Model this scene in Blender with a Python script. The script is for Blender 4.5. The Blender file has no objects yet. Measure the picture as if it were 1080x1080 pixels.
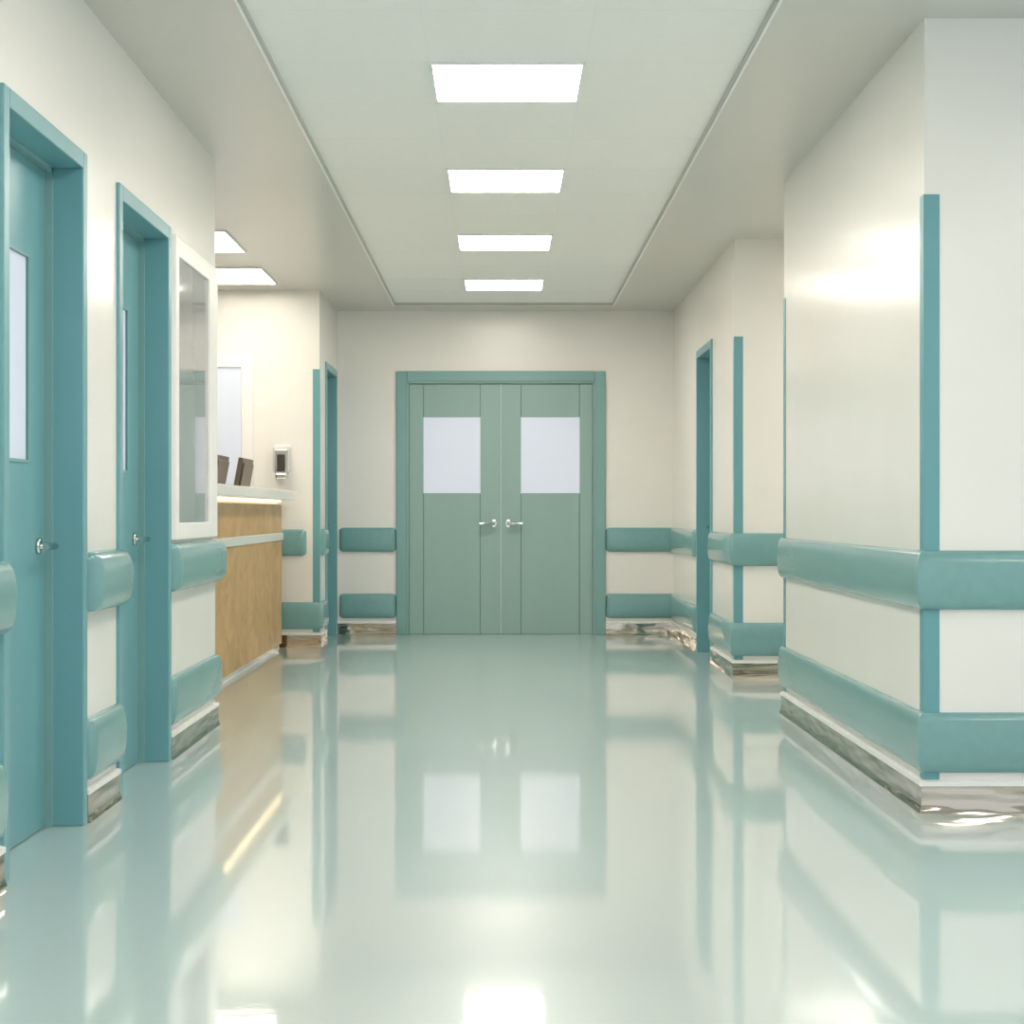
import bpy, bmesh, math
from mathutils import Vector
S=bpy.context.scene
S.view_settings.view_transform='Standard'
S.view_settings.exposure=0.55

def lin(c):
    r=[]
    for v in c:
        v/=255.0
        r.append(v/12.92 if v<=0.04045 else ((v+0.055)/1.055)**2.4)
    return (*r,1)

def mat(name,col,rough=0.4,metal=0,spec=0.5,coat=0,coatr=0.05,emit=None,es=0,var=0.0,vscale=3,bump=0,bscale=20,ior=1.5,stretch=(1,1,1),bdist=0.01,coatior=1.5,bdetail=3):
    m=bpy.data.materials.new(name); m.use_nodes=True
    nt=m.node_tree; b=nt.nodes['Principled BSDF']
    c=lin(col)
    b.inputs['Base Color'].default_value=c
    b.inputs['Roughness'].default_value=rough
    b.inputs['Metallic'].default_value=metal
    b.inputs['IOR'].default_value=ior
    b.inputs['Specular IOR Level'].default_value=spec
    b.inputs['Coat Weight'].default_value=coat
    b.inputs['Coat Roughness'].default_value=coatr
    b.inputs['Coat IOR'].default_value=coatior
    if emit:
        b.inputs['Emission Color'].default_value=lin(emit); b.inputs['Emission Strength'].default_value=es
    tc=nt.nodes.new('ShaderNodeTexCoord'); mp=nt.nodes.new('ShaderNodeMapping')
    mp.inputs['Scale'].default_value=stretch
    nt.links.new(tc.outputs['Object'],mp.inputs['Vector'])
    n=nt.nodes.new('ShaderNodeTexNoise'); n.inputs['Scale'].default_value=vscale; n.inputs['Detail'].default_value=4
    nt.links.new(mp.outputs['Vector'],n.inputs['Vector'])
    r=nt.nodes.new('ShaderNodeValToRGB')
    r.color_ramp.elements[0].position=0.3; r.color_ramp.elements[1].position=0.7
    r.color_ramp.elements[0].color=(*[x*(1-var) for x in c[:3]],1)
    r.color_ramp.elements[1].color=(*[min(1,x*(1+var)) for x in c[:3]],1)
    nt.links.new(n.outputs['Fac'],r.inputs['Fac']); nt.links.new(r.outputs['Color'],b.inputs['Base Color'])
    if bump:
        n2=nt.nodes.new('ShaderNodeTexNoise'); n2.inputs['Scale'].default_value=bscale; n2.inputs['Detail'].default_value=bdetail
        nt.links.new(mp.outputs['Vector'],n2.inputs['Vector'])
        bp=nt.nodes.new('ShaderNodeBump'); bp.inputs['Strength'].default_value=bump; bp.inputs['Distance'].default_value=bdist
        nt.links.new(n2.outputs['Fac'],bp.inputs['Height']); nt.links.new(bp.outputs['Normal'],b.inputs['Normal'])
        nt.links.new(bp.outputs['Normal'],b.inputs['Coat Normal'])
    return m

WALL=mat('wall_paint',(242,240,235),0.26,var=0.01,coat=0.2,coatr=0.18)
CEIL=mat('soffit_paint',(208,205,198),0.28,var=0.01)
TILE=mat('ceiling_tile',(247,245,241),0.6,var=0.01,vscale=30)
TBAR=mat('ceiling_grid',(241,239,235),0.5)
TRIMW=mat('white_trim',(244,244,242),0.35)
SHADOW=mat('recess_edge_painted_shadow',(195,197,191),0.5)  # darker grey paints the shadow gap around the ceiling recess
FLOOR=mat('epoxy_floor',(198,214,213),0.3,spec=0.5,coat=1.0,coatr=0.045,var=0.01,vscale=0.8,bump=1.0,bscale=18,bdist=0.00018,coatior=1.75)
TEAL=mat('teal_paint',(114,166,173),0.32,var=0.03,vscale=6,stretch=(1,1,0.1))
DOORM=mat('sage_door_paint',(149,180,175),0.4,var=0.02,vscale=8,stretch=(1,1,0.1))
FRAMEM=mat('teal_frame_paint',(130,171,170),0.38,var=0.02)
RAIL=mat('teal_rail_vinyl',(118,165,166),0.26,var=0.03,vscale=25,stretch=(1,0.1,1),coat=0.5,coatr=0.12)
GUARD=mat('corner_guard_vinyl',(108,165,172),0.35,var=0.02)
STEEL=mat('stainless_steel',(190,180,166),0.08,metal=1,var=0.03,vscale=5,bump=0.5,bscale=4,bdist=.02,bdetail=1,stretch=(0.8,0.8,5))
CHROME=mat('chrome',(215,215,212),0.1,metal=1)
PANE=mat('glowing_frosted_pane',(205,212,226),0.15,emit=(222,226,242),es=0.18)  # emission stands in for daylight from the rooms behind the panes
PANE2=mat('grey_pane',(168,169,171),0.06,spec=0.8,coat=0.6,coatr=0.02)
DARK=mat('dark_plastic',(62,60,58),0.3)
BROWN=mat('monitor_back_wood_reflection',(98,84,72),0.35)  # brown tint paints in the wood reflected by the dark casing
WPLAS=mat('white_plastic',(210,210,209),0.25)
COUNTER=mat('counter_top',(238,237,233),0.15)
GROOVE=mat('door_groove',(84,116,112),0.6)
def emis(name,col,s):
    m=bpy.data.materials.new(name); m.use_nodes=True
    nt=m.node_tree; b=nt.nodes['Principled BSDF']
    b.inputs['Base Color'].default_value=(0.9,0.9,0.9,1)
    b.inputs['Emission Color'].default_value=lin(col); b.inputs['Emission Strength'].default_value=s
    return m
LAMP=emis('light_diffuser',(255,245,233),15)
LAMPR=emis('reception_light_diffuser',(255,243,224),7.2)
LED=emis('led_strip',(255,228,175),1.8)
WOOD=bpy.data.materials.new('maple_wood'); WOOD.use_nodes=True
nt=WOOD.node_tree; b=nt.nodes['Principled BSDF']; b.inputs['Roughness'].default_value=0.4
tc=nt.nodes.new('ShaderNodeTexCoord'); mp=nt.nodes.new('ShaderNodeMapping'); mp.inputs['Scale'].default_value=(1,1.0,1.4)
n=nt.nodes.new('ShaderNodeTexNoise'); n.inputs['Scale'].default_value=4; n.inputs['Detail'].default_value=8; n.inputs['Distortion'].default_value=1.2
r=nt.nodes.new('ShaderNodeValToRGB'); r.color_ramp.elements[0].position=0.25; r.color_ramp.elements[1].position=0.75
r.color_ramp.elements[0].color=lin((174,138,88)); r.color_ramp.elements[1].color=lin((212,176,120))
nt.links.new(tc.outputs['Object'],mp.inputs['Vector']); nt.links.new(mp.outputs['Vector'],n.inputs['Vector'])
nt.links.new(n.outputs['Fac'],r.inputs['Fac']); nt.links.new(r.outputs['Color'],b.inputs['Base Color'])

def link(o,parent=None):
    S.collection.objects.link(o)
    if parent: o.parent=parent
    return o
def empty(name,loc=(0,0,0)):
    e=bpy.data.objects.new(name,None); e.empty_display_size=0.1; link(e); return e
def boxes(name,lst,m,parent=None,bevel=0,seg=2):
    me=bpy.data.meshes.new(name); bm=bmesh.new()
    mats=[]
    for it in lst:
        x0,x1,y0,y1,z0,z1=it[:6]; mm=it[6] if len(it)>6 else m
        if mm not in mats: mats.append(mm)
        x0,x1=sorted((x0,x1)); y0,y1=sorted((y0,y1)); z0,z1=sorted((z0,z1))
        v=[bm.verts.new(p) for p in [(x0,y0,z0),(x1,y0,z0),(x1,y1,z0),(x0,y1,z0),(x0,y0,z1),(x1,y0,z1),(x1,y1,z1),(x0,y1,z1)]]
        for f in [(0,3,2,1),(4,5,6,7),(0,1,5,4),(1,2,6,5),(2,3,7,6),(3,0,4,7)]:
            fc=bm.faces.new([v[i] for i in f]); fc.material_index=mats.index(mm)
    bm.to_mesh(me); bm.free()
    for mm in mats: me.materials.append(mm)
    o=bpy.data.objects.new(name,me); link(o,parent)
    if bevel:
        md=o.modifiers.new('bevel','BEVEL'); md.width=bevel; md.segments=seg; md.limit_method='ANGLE'
    return o
def tube(name,pts,rad,m,parent=None):
    cu=bpy.data.curves.new(name,'CURVE'); cu.dimensions='3D'; cu.bevel_depth=rad; cu.bevel_resolution=4; cu.use_fill_caps=True
    sp=cu.splines.new('POLY'); sp.points.add(len(pts)-1)
    for i,p in enumerate(pts): sp.points[i].co=(*p,1)
    cu.materials.append(m)
    o=bpy.data.objects.new(name,cu); link(o,parent); return o
def cyl(name,c,axis,rad,h,m,parent=None,seg=32):
    me=bpy.data.meshes.new(name); bm=bmesh.new()
    bmesh.ops.create_cone(bm,cap_ends=True,segments=seg,radius1=rad,radius2=rad*0.94,depth=h)
    bm.to_mesh(me); bm.free(); me.materials.append(m)
    for p in me.polygons: p.use_smooth=len(p.vertices)<5
    o=bpy.data.objects.new(name,me); o.location=c
    o.rotation_mode='QUATERNION'; o.rotation_quaternion=Vector((0,0,1)).rotation_difference(Vector(axis))
    link(o,parent); return o

def sweep(name,path,side,prof,m,parent=None,cap0=True,cap1=True,capr=0.04,smooth=True,rnd=True,ang=40):
    P=[Vector(p) for p in path]
    segs=[(P[i+1]-P[i]).normalized() for i in range(len(P)-1)]
    nrm=[Vector((-s.y,s.x))*side for s in segs]
    rings=[]
    def endr(p,t,nv,rev):
        out=[]
        for k in range(9):
            a=k/8*math.pi/2
            out.append((p+t*(capr*(1-math.cos(a))),nv,max(0.02,math.sin(a)),0.72+0.28*math.sin(a)))
        return out[::-1] if rev else out
    rings+= endr(P[0],segs[0],nrm[0],False) if cap0 else [(P[0],nrm[0],1,1)]
    for i in range(1,len(P)-1):
        cr=segs[i-1].cross(segs[i])
        if cr*side<0 and smooth and rnd:
            for k in range(7):
                t=k/6; v=(nrm[i-1]*math.cos(t*math.pi/2)+nrm[i]*math.sin(t*math.pi/2))
                mt=nrm[i-1]+nrm[i]
                w=1-abs(2*t-1)
                v=v*(1-0.6*w)+mt*(0.6*w) if w>0 else v
                rings.append((P[i],v,1,1))
        else:
            rings.append((P[i],nrm[i-1]+nrm[i],1,1))
    rings+= endr(P[-1],-segs[-1],nrm[-1],True) if cap1 else [(P[-1],nrm[-1],1,1)]
    zc=sum(z for d,z in prof)/len(prof)
    me=bpy.data.meshes.new(name); bm=bmesh.new(); R=[]
    for p,nv,ds,zs in rings:
        R.append([bm.verts.new((p.x+nv.x*d*ds,p.y+nv.y*d*ds,zc+(z-zc)*zs)) for d,z in prof])
    for a,bb in zip(R[:-1],R[1:]):
        for j in range(len(prof)):
            k=(j+1)%len(prof)
            bm.faces.new((a[j],a[k],bb[k],bb[j]))
    bm.faces.new(R[0]); bm.faces.new(R[-1][::-1])
    bmesh.ops.recalc_face_normals(bm,faces=bm.faces)
    bm.to_mesh(me); bm.free(); me.materials.append(m)
    if smooth:
        for p in me.polygons: p.use_smooth=True
        try: me.set_sharp_from_angle(angle=math.radians(ang))
        except Exception: pass
    o=bpy.data.objects.new(name,me); link(o,parent); return o
def dprof(z0,z1,p):
    out=[(0.0,z0)]; h=(z1-z0)/2; zc=(z0+z1)/2
    for k in range(17):
        a=-math.pi/2+math.pi*k/16
        c=math.cos(a); s=math.sin(a)
        out.append((0.001+(p-0.001)*abs(c)**0.6,zc+h*math.copysign(abs(s)**0.85,s)))
    out.append((0.0,z1)); return out

H=2.643; XL=-1.34; XR=1.41; YE=13.95
# ---------------- shell
boxes('floor',[(-5.2,6.2,-3,14.6,-0.1,0)],FLOOR)
boxes('wall_end',[(XL-0.3,-0.82,YE,YE+0.25,0,H+0.1),(0.825,XR+0.3,YE,YE+0.25,0,H+0.1),(-0.82,0.825,YE,YE+0.25,2.12,H+0.1),
  (-1.0,1.0,YE+.26,YE+.3,0,H)],WALL)  # last box: unseen slab added behind the double door to block world light
D1=(4.565,5.49); D2=(5.95,6.89); D3=(13.03,13.9); D4=(11.35,12.22)
def side_wall(name,x0,x1,y0,y1,doors,extra=[]):
    L=[]; y=y0
    for a,b_ in doors:
        L.append((x0,x1,y,a+0.03,0,H+0.1)); L.append((x0,x1,a+0.03,b_-0.03,2.12,H+0.1)); y=b_-0.03
    L.append((x0,x1,y,y1,0,H+0.1))
    return boxes(name,L+extra,WALL)
WY0,WY1,WZ0,WZ1=7.015,7.74,0.955,2.05
boxes('wall_left',[(XL-0.26,XL,-3,D1[0]+.03,0,H+.1),(XL-0.26,XL,D1[0]+.03,D1[1]-.03,2.12,H+.1),
 (XL-0.26,XL,D1[1]-.03,D2[0]+.03,0,H+.1),(XL-0.26,XL,D2[0]+.03,D2[1]-.03,2.12,H+.1),
 (XL-0.26,XL,D2[1]-.03,WY0,0,H+.1),(XL-0.26,XL,WY0,WY1,0,WZ0),(XL-0.26,XL,WY0,WY1,WZ1,H+.1),(XL-0.26,XL,WY1,8.01,0,H+.1),
 (-5.0,XL-0.26,7.81,8.01,0,H+.1),(XL-0.30,XL-0.26,4,7.8,0,H)],WALL)  # last box: hidden backing added behind doors to keep world light out
boxes('wall_reception_side',[(-5.2,-5.0,7.81,12.83,0,H+.1)],WALL)
side_wall('wall_left_far',XL-0.2,XL,12.63,YE,[D3],[(-5.0,XL-0.2,12.63,12.83,0,H+.1),(XL-.24,XL-.2,12.83,YE+.2,0,H)])  # last box: hidden backing added so no world light leaks round the door
boxes('wall_right',[(XR,6.0,5.68,8.49,0,H+.1)],WALL)
side_wall('wall_right_far',XR,XR+0.2,10.28,YE,[D4],[(XR+0.2,5.0,10.28,10.48,0,H+.1),(XR+.2,XR+.24,10.48,YE+.2,0,H)])  # last box: unseen backing added to stop world light behind the door
boxes('wall_side_corridor',[(5.0,5.2,8.49,10.48,0,H+.1)],WALL)
# ceiling
RX0,RX1,RY0,RY1=-0.845,0.895,-1.0,13.58
RD=.022
boxes('ceiling',[(-5.2,RX0,-3,14.4,H,H+.2,CEIL),(RX1,6.2,-3,14.4,H,H+.2,CEIL),(RX0,RX1,RY1,14.4,H,H+.2,CEIL),(RX0,RX1,-3,RY0,H,H+.2,CEIL),
 (RX0,RX1,RY0,RY1,H+RD,H+.2,TILE)],CEIL)
e=0.006
boxes('trim_and_shade_1',[(RX0,RX0+e,RY0,RY1,H+.001,H+RD,SHADOW),(RX1-e,RX1,RY0,RY1,H+.001,H+RD,SHADOW),(RX0,RX1,RY1-e,RY1,H+.001,H+RD,SHADOW),  # grey inner strips are painted shade, white outer ones are trim
 (RX0-.010,RX0,RY0,RY1+.010,H-.003,H+.001,TRIMW),(RX1,RX1+.010,RY0,RY1+.010,H-.003,H+.001,TRIMW),(RX0,RX1,RY1,RY1+.010,H-.003,H+.001,TRIMW)],TRIMW)
lx0,lx1=-0.265,0.315
bars=[(lx0-.0015,lx0+.0015,RY0,RY1,H+RD-.0005,H+RD+.001),(lx1-.0015,lx1+.0015,RY0,RY1,H+RD-.0005,H+RD+.001)]
pitch=1.955/3; y=6.64-pitch/2-pitch*11
while y<RY1:
    if y>RY0: bars.append((RX0,RX1,y-.0015,y+.0015,H+RD-.0005,H+RD+.001))
    y+=pitch
boxes('trim_2',bars,TBAR)
def lamp(x0,x1,y0,y1,zt,m=None):
    E=empty('ceiling_light_panel')
    t=0.012
    boxes('housing',[(x0,x0+t,y0,y1,zt-.010,zt),(x1-t,x1,y0,y1,zt-.010,zt),(x0+t,x1-t,y0,y0+t,zt-.010,zt),(x0+t,x1-t,y1-t,y1,zt-.010,zt)],TRIMW,E)
    boxes('diffuser',[(x0+t,x1-t,y0+t,y1-t,zt-.008,zt-.001)],m or LAMP,E)
for k in range(-3,4):
    yc=6.60+1.955*k
    lamp(lx0,lx1,yc-.29,yc+.29,H+RD)
for yc in (10.35,11.85):
    lamp(-2.2,-1.6,yc-.4,yc+.4,H,LAMPR)
lamp(-4.2,-3.6,10.7,11.3,H,LAMPR)
lamp(2.4,3.0,9.1,9.7,H)
lamp(2.6,3.2,3.2,3.8,H)
lamp(2.6,3.2,0.8,1.4,H)

# ---------------- doors
def lever(E,x,y,z,s,dy,name='handle'):
    cyl(name+'_rosette',(x+s*0.006,y,z),(s,0,0),0.026,0.012,CHROME,E)
    tube(name+'_lever',[(x+s*0.008,y,z),(x+s*0.05,y,z),(x+s*0.058,y+dy*0.01,z),(x+s*0.058,y+dy*0.12,z)],0.011,CHROME,E)
def side_door(name,X,s,ya,yb,pane=True,hend=1):
    E=empty(name)
    w=0.055; zt=2.15
    d0=0.012; dep=-0.17
    fx0,fx1=X+s*dep,X+s*d0
    boxes('frame',[(fx0,fx1,ya,ya+w,0,zt),(fx0,fx1,yb-w,yb,0,zt),(fx0,fx1,ya+w,yb-w,zt-w,zt)],TEAL,E,bevel=0.004)
    sx0,sx1=X+s*-0.105,X+s*-0.085
    boxes('door_stop',[(fx0,sx1,ya+w,ya+w+.014,0,zt-w),(fx0,sx1,yb-w-.014,yb-w,0,zt-w),(fx0,sx1,ya+w,yb-w,zt-w-.014,zt-w)],FRAMEM,E)
    lx,lb=X+s*-0.108,X+s*-0.15
    a=ya+w+.015; bb=yb-w-.015; py0,py1=ya+.27,ya+.66; pz0,pz1=1.16,1.78
    boxes('leaf',[(lb,lx,a,py0,0.003,zt-w-.015),(lb,lx,py1,bb,0.003,zt-w-.015),(lb,lx,py0,py1,0.003,pz0),(lb,lx,py0,py1,pz1,zt-w-.015)],TEAL,E)
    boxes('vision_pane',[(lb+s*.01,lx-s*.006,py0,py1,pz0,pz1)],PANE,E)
    g=.010
    boxes('pane_bead',[(lx-s*.002,lx+s*.004,py0-g,py0,pz0-g,pz1+g),(lx-s*.002,lx+s*.004,py1,py1+g,pz0-g,pz1+g),(lx-s*.002,lx+s*.004,py0,py1,pz1,pz1+g),(lx-s*.002,lx+s*.004,py0,py1,pz0-g,pz0)],FRAMEM,E)
    lever(E,lx,yb-.155,0.893,s,-1)
    boxes('hinges',[(lx-s*.004,lx+s*.01,a-.012,a+.02,z,z+.1) for z in (.25,1.0,1.8)],CHROME,E)
    return E
side_door('door_1',XL,1,*D1)
side_door('door_2',XL,1,*D2)
side_door('door_3',XL,1,*D3)
side_door('door_4',XR,-1,*D4)

# double door
E=empty('door_5')
fy0=YE-0.03
boxes('frame',[(-.85,-.765,fy0,YE+.16,0,2.15),(.77,.855,fy0,YE+.16,0,2.15),(-.765,.77,fy0,YE+.16,2.065,2.15)],FRAMEM,E,bevel=0.006)
boxes('frame_bead',[(-.765,-.75,YE-.012,YE+.16,0,2.065),(.755,.77,YE-.012,YE+.16,0,2.065),(-.75,.755,YE-.012,YE+.16,2.05,2.065)],DOORM,E)
yf=YE+.01; yb=YE+.055
for nm,x0,x1,w0,w1 in (('leaf_a',-.747,0.0005,-.628,-.17),('leaf_b',.0055,.752,.17,.643)):
    g=.005
    L=[(x0,w0-g,yf,yb,.002,2.045),(w1+g,x1,yf,yb,.002,2.045),
       (w0,w1,yf,yb,.002,1.155),(w0,w1,yf,yb,1.775,2.045),
       (x0+.01,x1-.01,yf+.008,yb-.002,.003,1.15,GROOVE),(w0-.01,w1+.01,yf+.008,yb-.002,1.78,2.04,GROOVE)]
    boxes(nm,L,DOORM,E)
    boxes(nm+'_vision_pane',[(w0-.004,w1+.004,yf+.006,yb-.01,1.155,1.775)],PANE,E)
    cx=-.055 if nm=='leaf_a' else .062; sg=-1 if nm=='leaf_a' else 1
    boxes(nm+'_handle_plate',[(cx-.014,cx+.014,yf-.006,yf,.875,.935)],CHROME,E,bevel=.004)
    tube(nm+'_handle_lever',[(cx,yf,.905),(cx,yf-.045,.905),(cx+sg*.01,yf-.055,.905),(cx+sg*.115,yf-.055,.905)],0.013,CHROME,E)
    cyl(nm+'_handle_rose',(cx,yf-.008,.905),(0,-1,0),.024,.012,CHROME,E)
boxes('meeting_strip',[(.0008,.0052,yf-.002,yf+.006,.003,2.045)],WPLAS,E)

# ---------------- window in left wall
E=empty('window_1')
oy0,oy1,oz0,oz1=6.945,7.96,.885,2.13
boxes('frame',[(XL-.06,XL+.02,oy0,WY0,oz0,oz1),(XL-.06,XL+.02,WY1,oy1,oz0,oz1),(XL-.06,XL+.02,WY0,WY1,oz0,WZ0),(XL-.06,XL+.02,WY0,WY1,WZ1,oz1)],TRIMW,E,bevel=.004)
boxes('glass',[(XL-.03,XL+.010,WY0-.002,WY1+.002,WZ0-.002,WZ1+.002)],PANE2,E)
E=empty('window_2')
yw=12.63
boxes('frame',[(-1.915,-1.83,yw-.03,yw,0.885,2.155),(-3.1,-3.015,yw-.03,yw,0.885,2.155),(-3.015,-1.915,yw-.03,yw,2.07,2.155),(-3.015,-1.915,yw-.03,yw,.885,.965),(-2.50,-2.43,yw-.03,yw,.965,2.07)],TRIMW,E,bevel=.004)
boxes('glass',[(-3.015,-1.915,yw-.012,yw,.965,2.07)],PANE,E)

# ---------------- rails
UP=(.675,.872); LO=(.133,.333)
def rail(path,side,pu=.035,pl=.028):
    sweep('handrail',path,side,dprof(*UP,pu),RAIL)
    sweep('wall_bumper_rail',path,side,dprof(*LO,pl),RAIL)
rail([(5.9,5.68),(XR,5.68),(XR,8.49),(4.95,8.49)],1,.034,.030)
rail([(4.95,10.28),(XR,10.28),(XR,D4[0]-.0)],1,.04,.035)
rail([(XR,D4[1]),(XR,YE),(.858,YE)],1,.04,.035)
rail([(-.853,YE),(XL+.02,YE)],1,.04,.035)
rail([(XL,-2.9),(XL,D1[0])],-1,.058,.032)
rail([(XL,D1[1]),(XL,D2[0]+.03)],-1,.062,.038)
rail([(XL,D2[1]),(XL,8.01),(-1.75,8.01)],-1,.055,.032)
sweep('handrail',[(-4.9,12.63),(-1.437,12.63)],-1,dprof(*UP,.045),RAIL)
sweep('handrail',[(XL,12.70),(XL,D3[0])],-1,dprof(*UP,.04),RAIL)
sweep('wall_bumper_rail',[(-4.9,12.63),(XL,12.63),(XL,D3[0])],-1,dprof(*LO,.035),RAIL)

def base(name,path,side):
    t=.013
    prof=[(0,0),(t+.008,0),(t+.0035,.012),(t+.001,.028),(t,.05),(t,.090),(0,.090)]
    sweep(name,path,side,prof,STEEL,None,False,False,smooth=True,rnd=False,ang=35)
    o=sweep('cap_'+name,path,side,[(0,.090),(t+.004,.090),(t+.004,.104),(0,.108)],TRIMW,None,False,False,smooth=False)
    o.parent=bpy.data.objects[name]
base('baseboard_right',[(5.99,5.68),(XR,5.68),(XR,8.49),(4.99,8.49)],1)
base('baseboard_right_far',[(4.99,10.28),(XR,10.28),(XR,D4[0])],1)
base('baseboard_end_right',[(XR,D4[1]),(XR,YE),(.857,YE)],1)
base('baseboard_end_left',[(-.852,YE),(XL,YE)],1)
base('baseboard_left',[(XL,-2.9),(XL,D1[0])],-1)
base('baseboard_left_middle',[(XL,D1[1]),(XL,D2[0])],-1)
base('baseboard_left_window',[(XL,D2[1]),(XL,8.01),(-4.9,8.01)],-1)
base('baseboard_left_far',[(-4.99,12.63),(XL,12.63),(XL,D3[0])],-1)

def guard(cx,cy,sx,sy,legx=.050,legy=.05):
    t=.003
    boxes('corner_guard',[(cx-sx*t,cx+sx*legx,cy-sy*t,cy,.110,2.057),(cx-sx*t,cx,cy,cy+sy*legy,.110,2.057)],GUARD,None)
guard(XR,5.68,1,1); guard(XR,8.49,1,-1); guard(XR,10.28,1,1); guard(XL,12.63,-1,1)

# ---------------- reception desk
E=empty('reception_desk')
dx=-1.6; y0,y1=9.0,12.48
boxes('front_panel',[(dx-.04,dx,y0,y1,.04,1.055)],WOOD,E,bevel=.003)
boxes('side_panels',[(-2.35,dx-.04,y0,y0+.04,.04,1.055),(-2.35,dx-.04,y1-.04,y1,.04,.76)],WOOD,E)
boxes('plinth',[(-2.3,dx-.05,y0+.05,y1-.05,0,.04)],TRIMW,E)
boxes('kick_plate',[(dx-.045,dx-.02,y0+.02,y1,0,.04)],COUNTER,E)
boxes('band',[(dx-.001,dx+.012,y0,y1,.795,.85)],COUNTER,E,bevel=.003)
boxes('counter_top',[(-1.80,-1.487,y0-.06,y1+.02,1.085,1.15)],COUNTER,E,bevel=.006)
boxes('counter_riser',[(-1.76,-1.63,y0,y1,1.055,1.085)],COUNTER,E)
boxes('led_strip',[(-1.627,-1.605,y0+.02,y1-.02,1.070,1.084)],LED,E)
boxes('work_surface',[(-2.4,dx-.04,y0+.04,y1-.04,.72,.76)],COUNTER,E)

def monitor(x,y,z):
    E=empty('computer_monitor')
    tilt=.18
    def P(o):
        o.rotation_euler=(0,tilt,0); o.location=(x,y,z+.33)
    P(boxes('display',[(-.018,.012,-.26,.26,-.0,.29)],BROWN,E,bevel=.006))
    P(boxes('screen',[(-.0195,-.018,-.245,.245,.015,.275)],DARK,E))
    P(boxes('rear_housing',[(.012,.026,-.22,.22,.02,.26)],BROWN,E,bevel=.01))
    boxes('stand',[(x+.0,x+.03,y-.03,y+.03,z+.01,z+.42)],BROWN,E)
    boxes('foot',[(x-.09,x+.09,y-.12,y+.12,z+.001,z+.012)],DARK,E,bevel=.004)
monitor(-1.84,12.02,.76)
monitor(-1.90,11.3,.76)

# ---------------- soap dispenser
E=empty('soap_dispenser')
cx=-1.612; zc=1.365; yy=12.63
boxes('back_plate',[(cx-.06,cx+.06,yy-.02,yy,zc-.10,zc+.13)],TRIMW,E,bevel=.012,seg=4)
boxes('body',[(cx-.064,cx+.064,yy-.10,yy-.015,zc-.085,zc+.125)],WPLAS,E,bevel=.03,seg=5)
boxes('body_rim',[(cx-.048,cx+.048,yy-.103,yy-.09,zc-.08,zc+.095)],CHROME,E,bevel=.006,seg=3)
boxes('sight_window',[(cx-.03,cx+.03,yy-.107,yy-.09,zc-.07,zc+.06)],DARK,E,bevel=.006,seg=3)
boxes('push_bar',[(cx-.045,cx+.045,yy-.108,yy-.06,zc-.125,zc-.08)],CHROME,E,bevel=.012,seg=4)

w=bpy.data.worlds.new('world'); S.world=w; w.use_nodes=True
bg=w.node_tree.nodes['Background']; bg.inputs[0].default_value=(.86,.94,1.0,1); bg.inputs[1].default_value=0.8
cd=bpy.data.cameras.new('camera'); cam=bpy.data.objects.new('camera',cd); link(cam)
cam.location=(0,0,1.0); cam.rotation_euler=(math.radians(90),0,0)
cd.sensor_width=36; cd.lens=60; cd.shift_x=12/1080; cd.shift_y=0; cd.clip_start=.05
S.camera=cam
